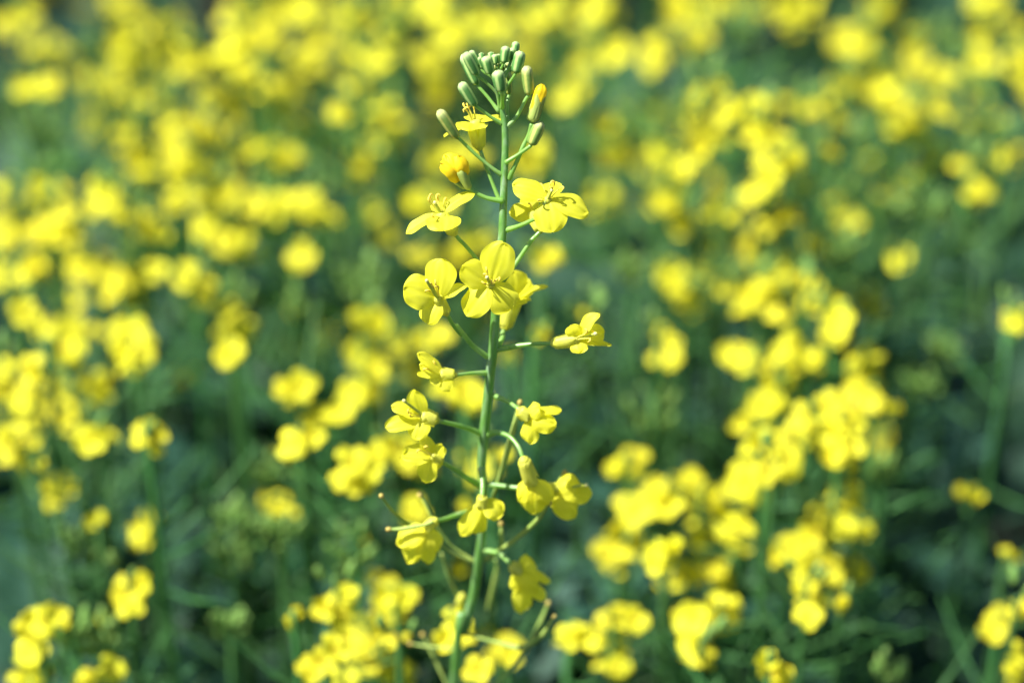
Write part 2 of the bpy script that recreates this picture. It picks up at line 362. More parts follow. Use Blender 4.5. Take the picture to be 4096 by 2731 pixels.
# central flower, face on
flower('B', 6.5, (1480, 900), (1415, 690), 190, [
    (1340, 655, 985, 420, 425, .2, 1.2, (-.1, .15, 1), .05, -.05),
    (1440, 650, 1615, 45, 520, .2, .6, (0, .1, 1), .06, -.05),
    (1435, 725, 1735, 1085, 490, .5, 1.6, (.1, .3, 1), .10, -.04),
    (1385, 735, 1050, 1165, 455, .6, 2.0, (-.1, .4, 1), .10, -.06)],
    stam=[(1315, 545, 3.0), (1365, 500, 3.2), (1430, 630, 3.2), (1548, 590, 2.6), (1345, 690, 3.0), (1470, 650, 2.0)], pist=(1368, 590, 4.5), toff=4.0, boff=0)
stalk('B', [(1480, 905), (1500, 1000), (1490, 1100)], .5, .5, 0, 0)
# left flower beside it
flower('B', 9, (735, 1165), (590, 900), 230, [
    (520, 850, 75, 745, 530, 0, 2, (-.35, .25, 1), .10, -.08),
    (600, 820, 655, 305, 480, 0, -1.5, (-.1, .35, 1), .08, -.06),
    (560, 930, 420, 1300, 360, 0, 3.5, (-.2, .35, 1), .10, -.06),
    (640, 930, 1035, 735, 330, 0, 0, (-.35, .75, .45), .02, .08)],
    stam=[(500, 690, 3), (530, 740, 3), (560, 700, 2.5), (610, 760, 2), (470, 800, 2.5)], pist=(425, 645, 5))
stalk('B', [(740, 1170), (830, 1330), (950, 1480), ('3', 640, 200), ('3', 760, 350), ('3', 880, 445)], .58, .62, 9, 0)
# upper right flower, seen a little from above
flower('C', 7, (848, 1135), (1120, 700), 235, [
    (1160, 640, 1250, 362, 400, -1.0, -5.5, (0, .75, .5), .05, .02),
    (1080, 640, 388, 430, 480, .3, 0, (-.15, .45, .9), .10, -.05),
    (1300, 640, 1925, 1010, 490, .3, -.5, (.25, .35, .9), .10, -.06),
    (1150, 735, 1195, 1395, 650, 1.0, 3.0, (0, .12, 1), .08, -.07)],
    stam=[(1150, 430, 2.5), (1245, 410, 2), (1370, 480, 1), (1200, 500, 3), (1000, 445, -1), (925, 745, 2)], pist=(1185, 540, 2.5), toff=1.5, sep='gsepal')
stalk('C', [(845, 1130), (740, 1170), (600, 1235), (430, 1300), (235, 1360)], .55, .62, 6, 0)
# the flower behind it
flower('C', -5, (960, 1385), (780, 1020), 330, [
    (860, 1060, 320, 960, 420, 0, 0, (-.1, .4, .9), .06, .05),
    (860, 1000, 640, 660, 380, -1, -3, (0, .5, .8), .06, .05),
    (880, 1060, 1150, 960, 360, 0, 0, (.1, .5, .8), .06, .05)], stam=[(760, 880, 1)], sep='sepal', boff=-2)
stalk('2', [('C', 955, 1380), ('C', 860, 1480), ('2', 1130, 610), ('2', 1060, 710), ('2', 985, 820), ('2', 880, 960)], .60, .6, -2, 0)
# upper left flower, seen from the side
flower('D', 4, (1435, 1290), (1060, 760), 430, [
    (1010, 640, 900, 480, 330, -1, -4, (-.1, .8, .4), .05, .03),
    (1150, 660, 1925, 240, 450, 0, -1, (-.35, .8, .75), .08, .05),
    (880, 750, 195, 1260, 430, 0, 1, (-.45, .45, .55), .08, .06),
    (1080, 790, 1140, 1195, 860, .5, 8.5, (0, .8, .62), .07, .03)],
    stam=[(790, 360, 1), (770, 440, 2), (950, 345, 0), (1000, 380, 0), (1150, 430, 0), (890, 850, 5)], pist=(920, 480, 2), sep='sepal')
stalk('2', [('D', 1440, 1290), ('D', 1560, 1440), ('2', 600, 640), ('2', 690, 745), ('2', 780, 860), ('2', 860, 960)], .52, .55, 4, 0)
# flower behind the stem top, seen from below
flower('1', -4, (490, 1045), (450, 800), 150, [
    (440, 780, 172, 930, 150, 0, 1, (-.3, .9, .3), .04, .02),
    (470, 780, 700, 775, 150, -1, -3, (0, .9, .45), .08, .02),
    (440, 800, 400, 880, 270, 0, 6.5, (0, .85, .5), .08, .04),
    (450, 780, 460, 740, 200, -1, -6, (0, .9, .4), .04, .02)],
    stam=[(355, 670, 0), (385, 665, 0), (400, 690, 1), (440, 680, 0), (375, 700, 1)], sep='sepal', k0=.1, flare=4.5)
stalk('1', [(490, 1045), (540, 1180), (600, 1340), (665, 1500)], .55, .5, -4, -1)
# opening bud, orange petals still rolled
mb = MB(); B = Z(A, 1480, 1250, 3); T = Z(A, 1600, 880, 3)
budshape(mb, B, Z(A, 1640, 700, 3), MM(A, 190), 'obud', twist=.9)
fb = hbuild(mb, 'bud'); fb['label'] = 'bud just opening with rolled orange petals at the tip'
sepals(fb, B, Z(A, 1600, 850, 3), MM(A, 205), 'gsepal', .2, flare=.9, length=1.05)
stalk('1', [(955, 825), (930, 920), (880, 1020), (830, 1140), (775, 1260), (755, 1310)], .6, .6, 3, 0, name='bud_stalk')
# half open bud on the left
mb = MB(); c0 = (250, 1190)
for k, (bx, by, tx, ty, wd, lf) in enumerate([(330, 1330, 190, 1100, 150, 1), (340, 1320, 290, 1110, 150, 2), (300, 1340, 150, 1170, 130, 2.5), (345, 1320, 345, 1180, 120, 1)]):
    petal(mb, Z('1', bx, by, 2), Z('1', tx, ty, 2 + lf), MM('1', wd), CV((-.3 + .3 * k, .2, 1)), 'obud', bow=.25, cup=-.28, ruf=.08, seed=40 + k)
budshape(mb, Z('1', 320, 1330, 1), Z('1', 225, 1105, 1), MM('1', 165), 'obud', twist=1.3)
budshape(mb, Z('1', 300, 1280, 2), Z('1', 175, 1100, 2), MM('1', 90), 'obud', twist=.8)
fb = hbuild(mb, 'bud'); fb['label'] = 'half open bud with crumpled orange petals'
for (bx, by, tx, ty, wd, lf, bw) in [(400, 1410, 305, 1225, 85, 4, .1), (370, 1400, 160, 1240, 40, 1, -.10), (380, 1390, 330, 1140, 40, -3, -.12)]:
    mb = MB(); budshape(mb, Z('1', bx, by, 2), Z('1', tx, ty, lf), MM('1', wd), 'gsepal', bend=CV((.6, -.8, 0)) * (.0012 * (1 if bw < 0 else .2)))
    hbuild(mb, 'sepal', fb)
stalk('1', [(395, 1395), (460, 1440), (560, 1485), (695, 1510)], .55, .6, 2, 1.5, name='bud_stalk')
# flower behind the central one
flower('B', -12, (1640, 1385), (1800, 900), 310, [
    (1790, 930, 1780, 490, 450, 0, 0, (.2, .3, .9), .08, -.06),
    (1850, 900, 2300, 735, 200, 0, 0, (0, .8, .5), .08, .05),
    (1830, 930, 1990, 960, 300, 0, 4, (.3, .6, .7), .10, -.1),
    (1800, 850, 2040, 640, 320, 0, -2, (.3, .4, .8), .10, -.1)], sep='sepal', k0=.2)
stalk('2', [('B', 1640, 1385), ('B', 1590, 1500), ('2', 905, 1360), ('2', 865, 1450)], .62, .65, -12, -1)
# right flower on a long level stalk
flower('F', 6, (1025, 755), (1520, 660), 330, [
    (1640, 600, 1940, 190, 350, -1, 0, (-.3, .5, .6), .12, .06),
    (1560, 600, 1400, 400, 330, 1, 1, (-.2, .2, 1), .18, -.12),
    (1660, 700, 2030, 520, 400, -1, -2, (.1, .1, 1), .05, .12),
    (1580, 740, 1570, 940, 330, 1, 4, (0, .2, 1), .15, -.1),
    (1640, 800, 2165, 780, 170, 0, 1, (0, .7, .7), .05, .04)],
    stam=[(1690, 550, 3), (1740, 650, 3.5), (1800, 600, 2)], pist=(1855, 565, 3), k0=.1)
stalk('F', [(1025, 750), (760, 750), (500, 775), (200, 815), ('3', 1150, 355), ('3', 955, 388)], .56, .68, 6, 0)
# left flower with narrow folded petals
flower('E', 8, (1405, 440), (1160, 420), 270, [
    (1180, 400, 755, 85, 260, 0, 1, (.3, .5, .7), .06, .06),
    (1150, 440, 790, 270, 220, 1, 2, (0, .3, 1), .08, -.05),
    (1120, 480, 745, 410, 150, 0, 1, (0, .6, .7), -.06, .05),
    (1150, 460, 1310, 700, 250, 1, 3, (-.2, .3, 1), .10, -.08),
    (1150, 460, 980, 570, 220, 1, 2, (0, .3, 1), .10, -.08)],
    stam=[(925, 330, 3), (1045, 240, 0)], k0=.3)
stalk('3', [('E', 1405, 440), ('3', 700, 580), ('3', 790, 572), ('3', 885, 572)], .5, .6, 8, 0)
# left flower, lower
flower('E', 11, (1090, 1225), (840, 1150), 340, [
    (800, 1130, 680, 700, 330, 0, 0, (-.3, .2, 1), .08, .05),
    (740, 1180, 305, 985, 270, 0, 0, (-.2, .5, .8), .10, .12),
    (740, 1300, 190, 1340, 300, 0, 2, (-.1, .35, .9), .08, .06),
    (850, 1180, 700, 1540, 380, 1, 4, (-.2, .2, 1), .10, -.1)],
    stam=[(600, 1100, 3), (640, 1160, 3)], pist=(515, 890, 3), k0=.2)
stalk('3', [('E', 1085, 1230), ('3', 560, 960), ('3', 650, 982), ('3', 740, 1010), ('3', 825, 1045)], .62, .7, 11, 0)
# left flower, in front of the yellow mass
flower('G', 14, (700, 370), (600, 320), 150, [
    (620, 360, 700, 205, 165, 0, 0, (.2, .2, 1), .08, .1),
    (580, 300, 500, 120, 150, 0, 0, (0, .3, 1), .08, .08),
    (560, 320, 290, 310, 230, 0, 2, (0, .4, 1), .08, .06),
    (560, 330, 520, 590, 210, 1, 4, (-.1, .2, 1), .10, -.1),
    (620, 360, 660, 460, 130, 1, 2, (.1, .2, 1), .1, -.1)], stam=[(480, 260, 2), (520, 240, 2)], k0=.1)
stalk('G', [(700, 385), (780, 430), (880, 490), (980, 555), (1100, 630)], .62, .7, 14, 0)
# flower hanging in front of the stem
flower('G', 16, (1120, 735), (1120, 850), 150, [
    (1060, 830, 905, 1145, 190, 0, 2, (-.2, .3, 1), .10, -.12),
    (1130, 780, 1330, 930, 250, 0, 1, (.2, .5, .9), .12, -.12),
    (1110, 830, 1065, 1125, 190, -1, 0, (0, .2, 1), .05, .1)], k0=.4, sep='sepal')
stalk('G', [(1120, 735), (1125, 640), (1118, 540), (1105, 460)], .75, .8, 16, 6)
# right flower below the level stalk
flower('H', 10, (505, 225), (620, 320), 190, [
    (590, 280, 740, 190, 200, 0, 1, (0, .5, .9), .15, -.14),
    (660, 330, 990, 245, 150, 0, -2, (0, .7, .6), .12, .05),
    (660, 340, 930, 400, 260, 1, 2, (.2, .3, 1), .15, -.14),
    (660, 380, 640, 615, 210, 1, 3, (-.2, .3, 1), .15, -.12)], sep='sepal', k0=.6)
stalk('H', [(505, 220), (420, 155), (320, 100), (190, 60)], .55, .7, 10, 0)
# nodding flower and its neighbour, lower right
flower('H', 14, (560, 790), (665, 1080), 215, [
    (640, 1080, 520, 1290, 260, 0, 1, (-.3, .2, 1), .15, -.15),
    (680, 1080, 690, 1430, 330, 1, 2, (0, .2, 1), .12, -.15),
    (700, 1080, 905, 1290, 270, 0, 0, (.3, .3, 1), .12, -.15)], sep='sepal', k0=.2)
stalk('H', [(560, 795), (500, 650), (400, 540), (260, 490), (130, 525)], .6, .7, 14, 0)
flower('H', 8, (775, 1125), (960, 1150), 160, [
    (930, 1130, 1190, 1050, 260, 0, 0, (0, .4, .9), .12, -.15),
    (960, 1150, 1350, 1215, 250, 0, 1, (.2, .3, 1), .12, -.12),
    (950, 1180, 1165, 1455, 330, 1, 3, (.1, .3, 1), .12, -.15),
    (940, 1180, 1010, 1370, 240, 1, 2, (.1, .3, 1), .12, -.15)], pist=(1285, 1100, 2), sep='sepal', k0=.2)
stalk('H', [(780, 1135), (640, 1140), (470, 1130), (300, 1110), (130, 1090)], .6, .7, 8, 0)
# lowest right flower
flower('4', 12, (950, 815), (1010, 850), 110, [
    (1010, 850, 1080, 780, 140, 0, 0, (0, .4, .9), .15, -.15),
    (1030, 850, 1120, 970, 150, 1, 1, (.1, .4, .9), .15, -.15),
    (1020, 900, 975, 980, 120, 1, 1, (0, .4, .9), .15, -.15),
    (1040, 960, 1020, 1112, 130, 0, 0, (0, .3, 1), .12, -.12),
    (1060, 980, 1165, 1030, 90, 0, 0, (0, .3, 1), .12, -.1),
    (1110, 840, 1195, 925, 60, 0, 0, (0, .3, 1), .12, -.1)], sep='sepal')
stalk('4', [(945, 805), (905, 765), (860, 735), (760, 715)], .65, .7, 12, 0)
# lowest left flower
flower('G', 16, (640, 985), (540, 1070), 150, [
    (520, 1100, 240, 1230, 260, 0, 1, (-.2, .3, 1), .12, -.1),
    (500, 1120, 340, 1420, 230, 0, 2, (-.1, .3, 1), .12, -.1),
    (530, 1100, 540, 1430, 200, 1, 2, (0, .3, 1), .12, -.1),
    (560, 1090, 665, 1300, 170, -1, -1, (.2, .3, 1), .12, -.1)], sep='sepal')
stalk('G', [(640, 1000), (740, 975), (870, 930), (1000, 900), (1105, 880)], .62, .7, 16, 0)

# --- seed pods
def pod(z, pts, r, off, name='seed_pod', o1=None, brown=True):
    r *= .75; q = [Z(z, *p, off + ((o1 if o1 is not None else off) - off) * i / (len(pts) - 1)) for i, p in enumerate(pts)]
    mb = MB(); tube(mb, q, [r * .55 / 1000, r / 1000, r * 1.05 / 1000, r / 1000, r * .6 / 1000, .0005], 'pod', sides=12, n=6)
    if brown:
        d = (q[0] - q[1]).normalized(); tube(mb, [q[0] - d * .0004, q[0] + d * .0008], [.0006, .0008, .0006], 'podtip', sides=10, n=4)
    return hbuild(mb, name)
pod('G', [(70, 745), (150, 860), (240, 950), (350, 1020), (480, 1060), (620, 1180), (800, 1330), (1050, 1440)], .75, 14, o1=0)
pod('G', [(150, 1088), (260, 1085), (380, 1065), (500, 1045), (600, 1010)], .8, 18)
pod('4', [(1195, 420), (1130, 510), (1050, 590), (950, 670), (860, 725), (770, 780)], .95, 14, o1=0)
pod('H', [(520, 150), (480, 320), (410, 580), (340, 830), (270, 1050), (180, 1330)], 1.0, -6, o1=-2)
pod('4', [(885, 555), (888, 620), (880, 700), (800, 790)], .75, -4, o1=0)
pod('4', [(368, 372), (405, 430), (450, 520), (560, 680), (720, 790)], .6, -6, o1=0)
pod('4', [(1290, 225), (1262, 270), (1200, 330)], .7, -2)
pod('V', [(1640, 610), (1570, 720), (1450, 790), (1300, 760), (1130, 715)], 1.05, 16, o1=0)
pod('V', [(1605, 535), (1570, 620), (1520, 720), (1400, 900), (1290, 1000), (1140, 1080)], .85, -8, o1=0)
pod('V', [(800, 770), (940, 790), (1080, 795)], .55, -6, o1=0)
pod('V', [(1085, 515), (1020, 370), (980, 240)], .6, -14, brown=True)
pod('V', [(870, 720), (960, 900), (1030, 1060)], .7, -10, o1=0)
pod('4', [(800, 1100), (830, 980), (862, 830), (850, 780)], 1.0, -26, o1=-20, brown=False)
flower('4', -12, (640, 1000), (620, 1060), 70, [(640, 1060, 590, 1230, 80, 0, 0, (0, .2, 1), .08, -.1)])

# ------------------------------------------------------------------ field plants
def unit_flower(seed, tilt, n=4, closed=0.0):
    rg = random.Random(seed); mb = MB(); off = rg.uniform(0, 1)
    for k in range(n):
        az = off + math.pi / 2 * k + rg.uniform(-.2, .2); tl = tilt + rg.uniform(-.45, .5)
        rd = Vector((math.cos(az), math.sin(az), 0)); L = rg.uniform(.44, .54)
        B = Vector((0, 0, .0)) + rd * .04; dr = rd * math.cos(tl) + Vector((0, 0, 1)) * math.sin(tl)
        nr = -rd * math.sin(tl) + Vector((0, 0, 1)) * math.cos(tl)
        petal(mb, B, B + dr * L, rg.uniform(.42, .54), nr, 'bpetal', bow=rg.uniform(-.1, .2), cup=rg.uniform(-.25, .25), ruf=.09, nu=8, nv=7, seed=seed * 7 + k, claw=.4)
    for k in range(4):
        az = off + .78 + math.pi / 2 * k; rd = Vector((math.cos(az), math.sin(az), 0)); sd = Vector((-math.sin(az), math.cos(az), 0))
        pts = []
        for i in range(4):
            u = i / 3; r = .11 * (u ** .4 if u < 1 else 1) + .02; wv = .085 * (1 - max(0, u - .5) * 1.4) * min(1, u * 4 + .3)
            for j in (-1, 0, 1): pts.append(Vector((0, 0, -.38 + .42 * u)) + rd * r + sd * wv * j - rd * .03 * abs(j))
        mb.grid(pts, 4, 3, 'sepal')
    for k in range(5):
        a = rg.uniform(0, 6.3); r = rg.uniform(.03, .09)
        tube(mb, [Vector((0, 0, -.1)), Vector((r * math.cos(a), r * math.sin(a), rg.uniform(.12, .2)))], [.012, .02], 'anther', sides=4, n=1, cap=False)
    me = mb.data('flower'); return me
def unit_bud():
    mb = MB(); budshape(mb, Vector((0, 0, 0)), Vector((0, 0, 1)), .42, 'bud3', nu=7, nv=8); return mb.data('bud')
FL = [unit_flower(i + 1, tl) for i, tl in enumerate([.05, .15, .3, .45, .6, .25, .8, .0])]
CLOSED = [unit_flower(21, 1.15), unit_flower(22, 1.25)]
def unit_leaf(seed, mt='leaf'):
    rg = random.Random(seed); mb = MB(); nu, nv = 15, 9; pts = []
    dro = rg.uniform(.25, .6); ph = rg.uniform(0, 6)
    for i in range(nu):
        u = i / (nu - 1); wd = .17 * math.sin(math.pi * min(1, u * .93 + .05)) ** .7 * (1 + .28 * math.sin(u * 20 + ph) * (1 - u)) + .012
        for j in range(nv):
            v = -1 + 2 * j / (nv - 1)
            pts.append(Vector((u, v * wd, .25 * u - dro * u * u + .10 * wd * abs(v) * 3 + .025 * math.sin(u * 13 + v * 3 + ph) * abs(v))))
    mb.grid(pts, nu, nv, mt)
    tube(mb, [Vector((-.06, 0, -.02)), Vector((.2, 0, .03 - .012)), Vector((.6, 0, .15 - dro * .36 - .006)), Vector((.98, 0, .245 - dro * .96))], [.010, .006, .002], mt, sides=6, n=3)
    return mb.data('leaf')
LEAF = [unit_leaf(i) for i in range(4)]

QZ = {'1': (0, 0, .8704), '2': (0, 1365, .8714), '3': (2300, 0, .8706), '4': (2300, 1365, .871), 'M': (1300, 0, 1 / 1.68), 'X': (1550, 650, 1 / 1.96), 'Y': (1500, 1200, 1 / 1.96), 'W': (1450, 1750, 1 / 1.598)}
# groups of open flowers as (zoom: x y size ...), one line per plant; suffix d = lower and dimmer, o = half closed
GR = """
1 100,80,130 30,110,110 150,50,90
1 520,30,90 600,20,90
1 250,230,150d 160,220,100d
1 120,400,100 230,400,110 180,420,90
1 560,180,120 640,160,110 540,240,100 620,270,110 600,340,100
1 740,120,100 800,110,90 740,250,120 760,180,90
1 850,200,100 880,290,130 930,310,120 840,320,90
1 1060,75,130 1180,30,100 1230,80,110
1 1160,170,150 1060,220,130 1250,190,120 1020,260,110 1080,290,90
1 1370,60,140 1440,30,110 1420,110,90
1 1420,250,150 1400,300,120 1450,200,110
1 1620,70,130 1680,110,110 1570,40,90
1 1700,240,130 1740,290,110 1630,260,90
1 1810,180,110 1780,130,90
1 1650,400,130
1 1790,30,100 1870,40,100
1 400,370,100d 450,420,110d 500,470,110d 430,570,120d
1 700,400,110 650,450,120 740,360,90
1 1150,350,120 1230,410,130 1290,440,110 1120,330,100
1 950,430,110 1000,470,120 1060,500,120 1090,450,90
1 1290,520,110 1350,600,130 1330,560,100
1 1560,520,100
1 1750,510,120 1800,570,110 1800,650,120 1770,620,100
1 780,500,90 790,560,90 770,620,90
1 580,620,100 570,700,100 640,760,150 660,800,120 640,720,120
1 930,600,140 960,640,120 880,660,110 900,570,100
1 800,700,120 860,760,130 830,820,110 930,800,110 800,900,90 800,960,80
1 1180,690,90 1280,700,120 1300,760,130 1330,720,100
1 1070,740,90d
1 1680,700,120 1700,790,130 1660,750,100 1590,830,110d 1640,840,90d
1 170,870,110 180,920,110 270,870,100 240,950,90
1 30,870,110 20,960,110 80,1050,150 40,1110,130
1 480,880,130 520,920,120 430,940,120 560,930,100
1 300,980,110 220,1050,130 170,1090,130 280,1100,120 330,1090,110
1 640,1000,110 640,1070,130 720,1080,110 560,1010,90
1 900,920,110 1010,920,120 1050,880,100
1 930,1040,120 960,1070,110 1030,1110,120 1100,1100,110 1130,1160,110 1060,1130,90
1 1180,940,130 1250,950,130 1330,930,130
1 1400,920,120 1450,980,110 1510,1000,100
1 1720,970,90d 1760,1090,110d
1 1380,1180,120 1360,1220,110
1 170,1220,130 140,1260,130 210,1250,120
1 350,1240,120 430,1220,120 350,1180,100 400,1280,120 500,1260,120 480,1220,90
1 560,1270,120 620,1290,130 520,1350,110 620,1370,120 620,1430,110 720,1240,90
1 860,1270,130 930,1310,110 950,1350,100
1 330,1400,110d
1 110,1440,130
1 20,1280,120
1 220,1500,130 320,1520,120 440,1530,90
1 590,1540,150
1 1050,1440,110 1090,1500,130 1060,1540,120 1140,1520,110
1 1360,1450,130o
1 1690,1490,150 1650,1480,100 1740,1510,110
1 1500,1540,90d
2 140,110,120 170,150,120 290,40,150 330,80,120
2 620,40,150 620,110,120 580,60,110
2 10,120,90 10,220,110
2 170,210,150 120,270,130 250,200,110 80,330,110 130,350,110 180,380,90
2 290,320,140 310,350,120 300,380,90
2 400,200,80o 460,200,80 460,240,70
2 60,450,140 40,500,120 120,460,110
2 100,570,100o 180,570,90o
2 840,150,130d 830,200,110d
2 430,450,120 480,440,90 410,460,90
2 690,420,120 710,460,100 650,430,80
2 280,690,140 250,710,110
2 450,850,90
2 650,870,120 640,900,90 690,830,80
2 590,1100,130 590,1170,130 650,1120,100 590,1210,90
2 490,1300,80o
2 150,1300,130 200,1290,120 130,1370,120 150,1430,130 250,1270,90
2 150,1540,120 110,1550,90 200,1560,90
2 400,1540,110 510,1510,110 460,1560,110
2 1060,40,90 1040,70,80
2 1380,210,120 1350,240,120 1310,230,90
2 1660,40,130 1720,140,110 1690,230,120 1620,240,110
2 1550,340,120 1500,350,110 1440,360,90
2 1340,470,130 1320,510,110 1370,430,120 1430,440,90
2 1270,750,120 1320,780,90
2 1620,560,130 1580,620,120 1680,590,120 1640,650,110
2 1780,520,110 1840,490,120 1850,560,110
2 1340,1300,110o 1350,1270,90o
2 1540,1210,130 1590,1180,110 1500,1230,110 1560,1250,110
2 1700,1100,100 1650,940,60o
2 1790,1160,120 1850,1190,130 1820,1230,120 1750,1180,90
2 1690,1290,120 1760,1280,90 1700,1380,140 1640,1420,120
2 1580,1380,120 1530,1420,120 1470,1470,120 1430,1500,100
2 1820,1360,100
2 1690,1470,120 1780,1490,150 1840,1520,130 1740,1440,110 1570,1550,120
2 1840,40,100d
2 1920,170,90d
3 110,40,110 130,110,100d
3 60,230,110d
3 205,245,130
3 370,250,130 360,210,110 370,300,100
3 480,60,140 560,80,130 620,40,100 520,30,100
3 540,200,120 580,170,110 530,270,90d
3 760,30,100 830,50,90 700,20,90
3 960,60,130 1050,70,120 1010,110,110 1080,20,100
3 1390,70,130 1380,30,120 1430,20,90
3 1290,180,140 1310,240,150 1370,260,130 1240,220,110 1330,290,110
3 1570,190,110 1560,270,120 1600,340,90
3 1720,210,90o
3 1860,150,110 1960,160,100d 2040,130,110
3 1880,280,130 1800,300,110 1700,360,110d
3 2040,350,110 2040,260,90
3 1930,20,100 1850,20,90
3n 600,430,110 650,400,90 540,490,100 590,470,110
3n 720,510,100 700,530,80 820,490,100 850,500,80
3n 850,570,120 880,640,130 920,620,110 800,610,90 950,680,90
3 150,570,130 160,620,110 210,650,130 180,720,120 260,750,110
3 400,690,130 430,700,90
3n 540,580,100 610,640,150 580,700,140 520,750,110 500,780,100
3 420,880,150 400,930,120
3 410,530,100d
3 460,980,110 490,1030,110 440,960,90
3 680,960,140 640,970,110 730,970,110 670,1030,90d
3n 890,730,130 990,740,120 930,780,110 860,860,140 820,900,120 900,830,110
3 940,1010,140 900,1030,110 980,1000,110
3 970,500,100d 1090,510,80
3 1230,400,130 1190,450,120 1270,390,110
3 1190,560,120 1150,530,90
3 1440,380,120 1400,420,110
3 1500,500,140 1540,550,140 1570,600,120 1480,570,120 1440,490,90
3 1680,500,120
3 1850,440,100 1800,580,90d 1940,570,80d
3 1290,640,100o
3 1160,690,110 1070,860,110o
3 1360,760,90d
3 1610,730,130 1580,800,120 1650,700,100
3 1780,760,100d 1880,860,130 1850,890,110
3 2010,700,110 1990,740,100
3 1430,900,120 1480,890,90d
3 1250,990,100 1260,1020,110 1210,920,80d
3 1120,1140,130 1100,1100,90
3 1500,1200,110
3 770,1110,120d 640,1130,110d
3 900,1200,140 850,1210,90 960,1200,80
3 730,1310,130 700,1330,110 680,1300,90
3 890,1290,130 800,1370,130 790,1420,110 850,1380,100
3 1040,1290,130 1000,1310,110 930,1370,120
3 1100,1380,140 1080,1420,110 1140,1360,100 940,1440,110
3 1200,1490,140 1210,1440,120 1200,1540,120
3 1360,1400,130 1330,1440,100
3 430,1270,130 430,1310,120 460,1240,100
3 520,1380,110 540,1410,90 490,1350,80
3 580,1270,90d
3 2030,1460,110 2030,1500,110
3 110,930,110d 220,930,100d
3 20,420,110
3 400,1550,90
4 420,50,120 450,90,90 390,90,90
4 740,60,130 720,90,100 770,90,90 850,110,80d
4 990,30,130 960,80,110 980,120,110 990,200,110 940,230,100 900,190,80o
4 1090,90,110 1080,140,90
4 1320,100,120 1310,170,130 1350,210,90 1360,60,90
4 860,290,110 920,310,130 800,370,90 770,390,60 830,340,90
4 1330,260,130 1290,240,110 1380,300,100 1440,320,80
4 1050,350,120 1160,290,110 1170,350,120 990,420,100d 1080,430,90
4 1250,330,130 1260,390,130 1200,410,110 1180,450,100
4 860,490,140 830,510,110 920,500,110
4 900,570,130 960,610,120 870,590,110 980,540,110
4 780,650,150 840,700,130 730,680,110 800,610,110
4 1190,500,110 1170,550,100 1270,490,90 1270,590,110o
4 1390,450,130d
4 240,580,120 280,530,90 200,600,80
4 390,680,120 440,740,130 500,650,110 400,770,110 370,710,90 540,640,80
4 280,790,130 210,850,140 240,760,110
4 160,970,120 230,950,140 200,1030,100 270,910,100
4 600,730,120 580,860,140 570,920,90 660,780,100 560,760,90
4 740,880,140 760,920,110 700,850,100 770,850,80
4 390,970,110 380,1020,100 460,970,80o
4 490,1090,150 440,1110,110 540,1060,110
4 650,1080,130 680,1110,110 640,1050,90
4 1220,720,110 1190,750,100 1270,710,80
4 1280,850,130 1310,840,90 1240,860,90
4 1110,880,130 1140,800,90 1090,920,120 1170,920,80
4 950,980,110 920,1000,100 1000,950,80
4 1060,1030,110 1160,1040,140 1170,1100,130 1280,1060,110
4 1060,1150,90 1090,1180,130 1070,1250,90
4 1830,700,110o 1780,700,70o
4 1985,1000,110
4 1940,1300,110 1920,1330,90 1970,1270,90
4 2050,1230,80 2050,1430,90 2030,1500,100 2010,1550,90
4 550,1270,140 590,1310,110 510,1240,90 530,1340,90
4 700,1220,110 700,1280,70 640,1210,70
4 570,1420,130 590,1450,90 540,1400,90
4 140,1290,110 210,1280,120 100,1360,110 270,1280,90 180,1400,120 160,1470,130 190,1500,90
4 910,1520,130 880,1480,90 940,1550,110
4 1220,1220,80o
M 700,400,200 730,620,190 800,600,160
M 850,250,200 900,200,160
M 730,40,200 800,70,160
M 1130,190,200 980,60,170d
M 1300,50,160d 1340,350,180d
M 1500,180,230 1450,120,180
M 1600,40,180 1530,50,160
M 1650,630,220
M 1760,350,170d
M 1370,1050,230 1330,1100,200
M 980,1080,230 900,1040,180
M 720,1120,190d
M 1820,40,180 1900,100,180
X 270,700,230 330,680,180
X 650,650,240 750,560,200 600,720,180
X 400,330,260 250,330,200
X 1240,780,260 1200,800,200
X 1680,290,220d
X 90,1440,170d
X 360,1400,240 300,1420,200
X 1170,1390,220o
X 970,1560,210o
X 1600,1240,230o
Y 560,740,200 700,730,220 800,790,190
Y 370,610,200d
Y 150,1150,200 60,1230,200 250,1200,200
Y 380,1310,160 300,1280,160
Y 750,1250,180 760,1350,160
Y 920,1320,160 970,1260,100
W 680,440,150o
W 310,480,160 340,530,130
W 650,860,110o
W 600,1180,130 530,1290,140 620,1290,110
W 760,1240,120d
W 1060,1260,110d
W 930,1360,170 860,1420,140 950,1410,120
W 740,1480,150 690,1510,130
W 1340,1250,160 1390,1280,130 1300,1290,120
"""
# green bud heads on plants that have no open flowers yet: zoom x y size
BC = """1 120,500,250;1 200,620,200;1 1650,1310,220;1 410,230,120;3 740,150,200;3 1240,1170,150;3 1240,1310,160;3 1460,970,130;4 340,380,260;4 1190,20,190;4 1590,210,140;4 1700,60,150;4 1440,1535,120;4 1420,600,120;2 1070,860,190;2 1290,900,180;2 400,930,200;2 1060,1010,160;2 1620,970,220;2 480,1390,210;2 340,1350,150;2 1420,60,220;2 1060,1320,130;2 1240,620,150;3 270,1260,130;3 1620,960,200"""

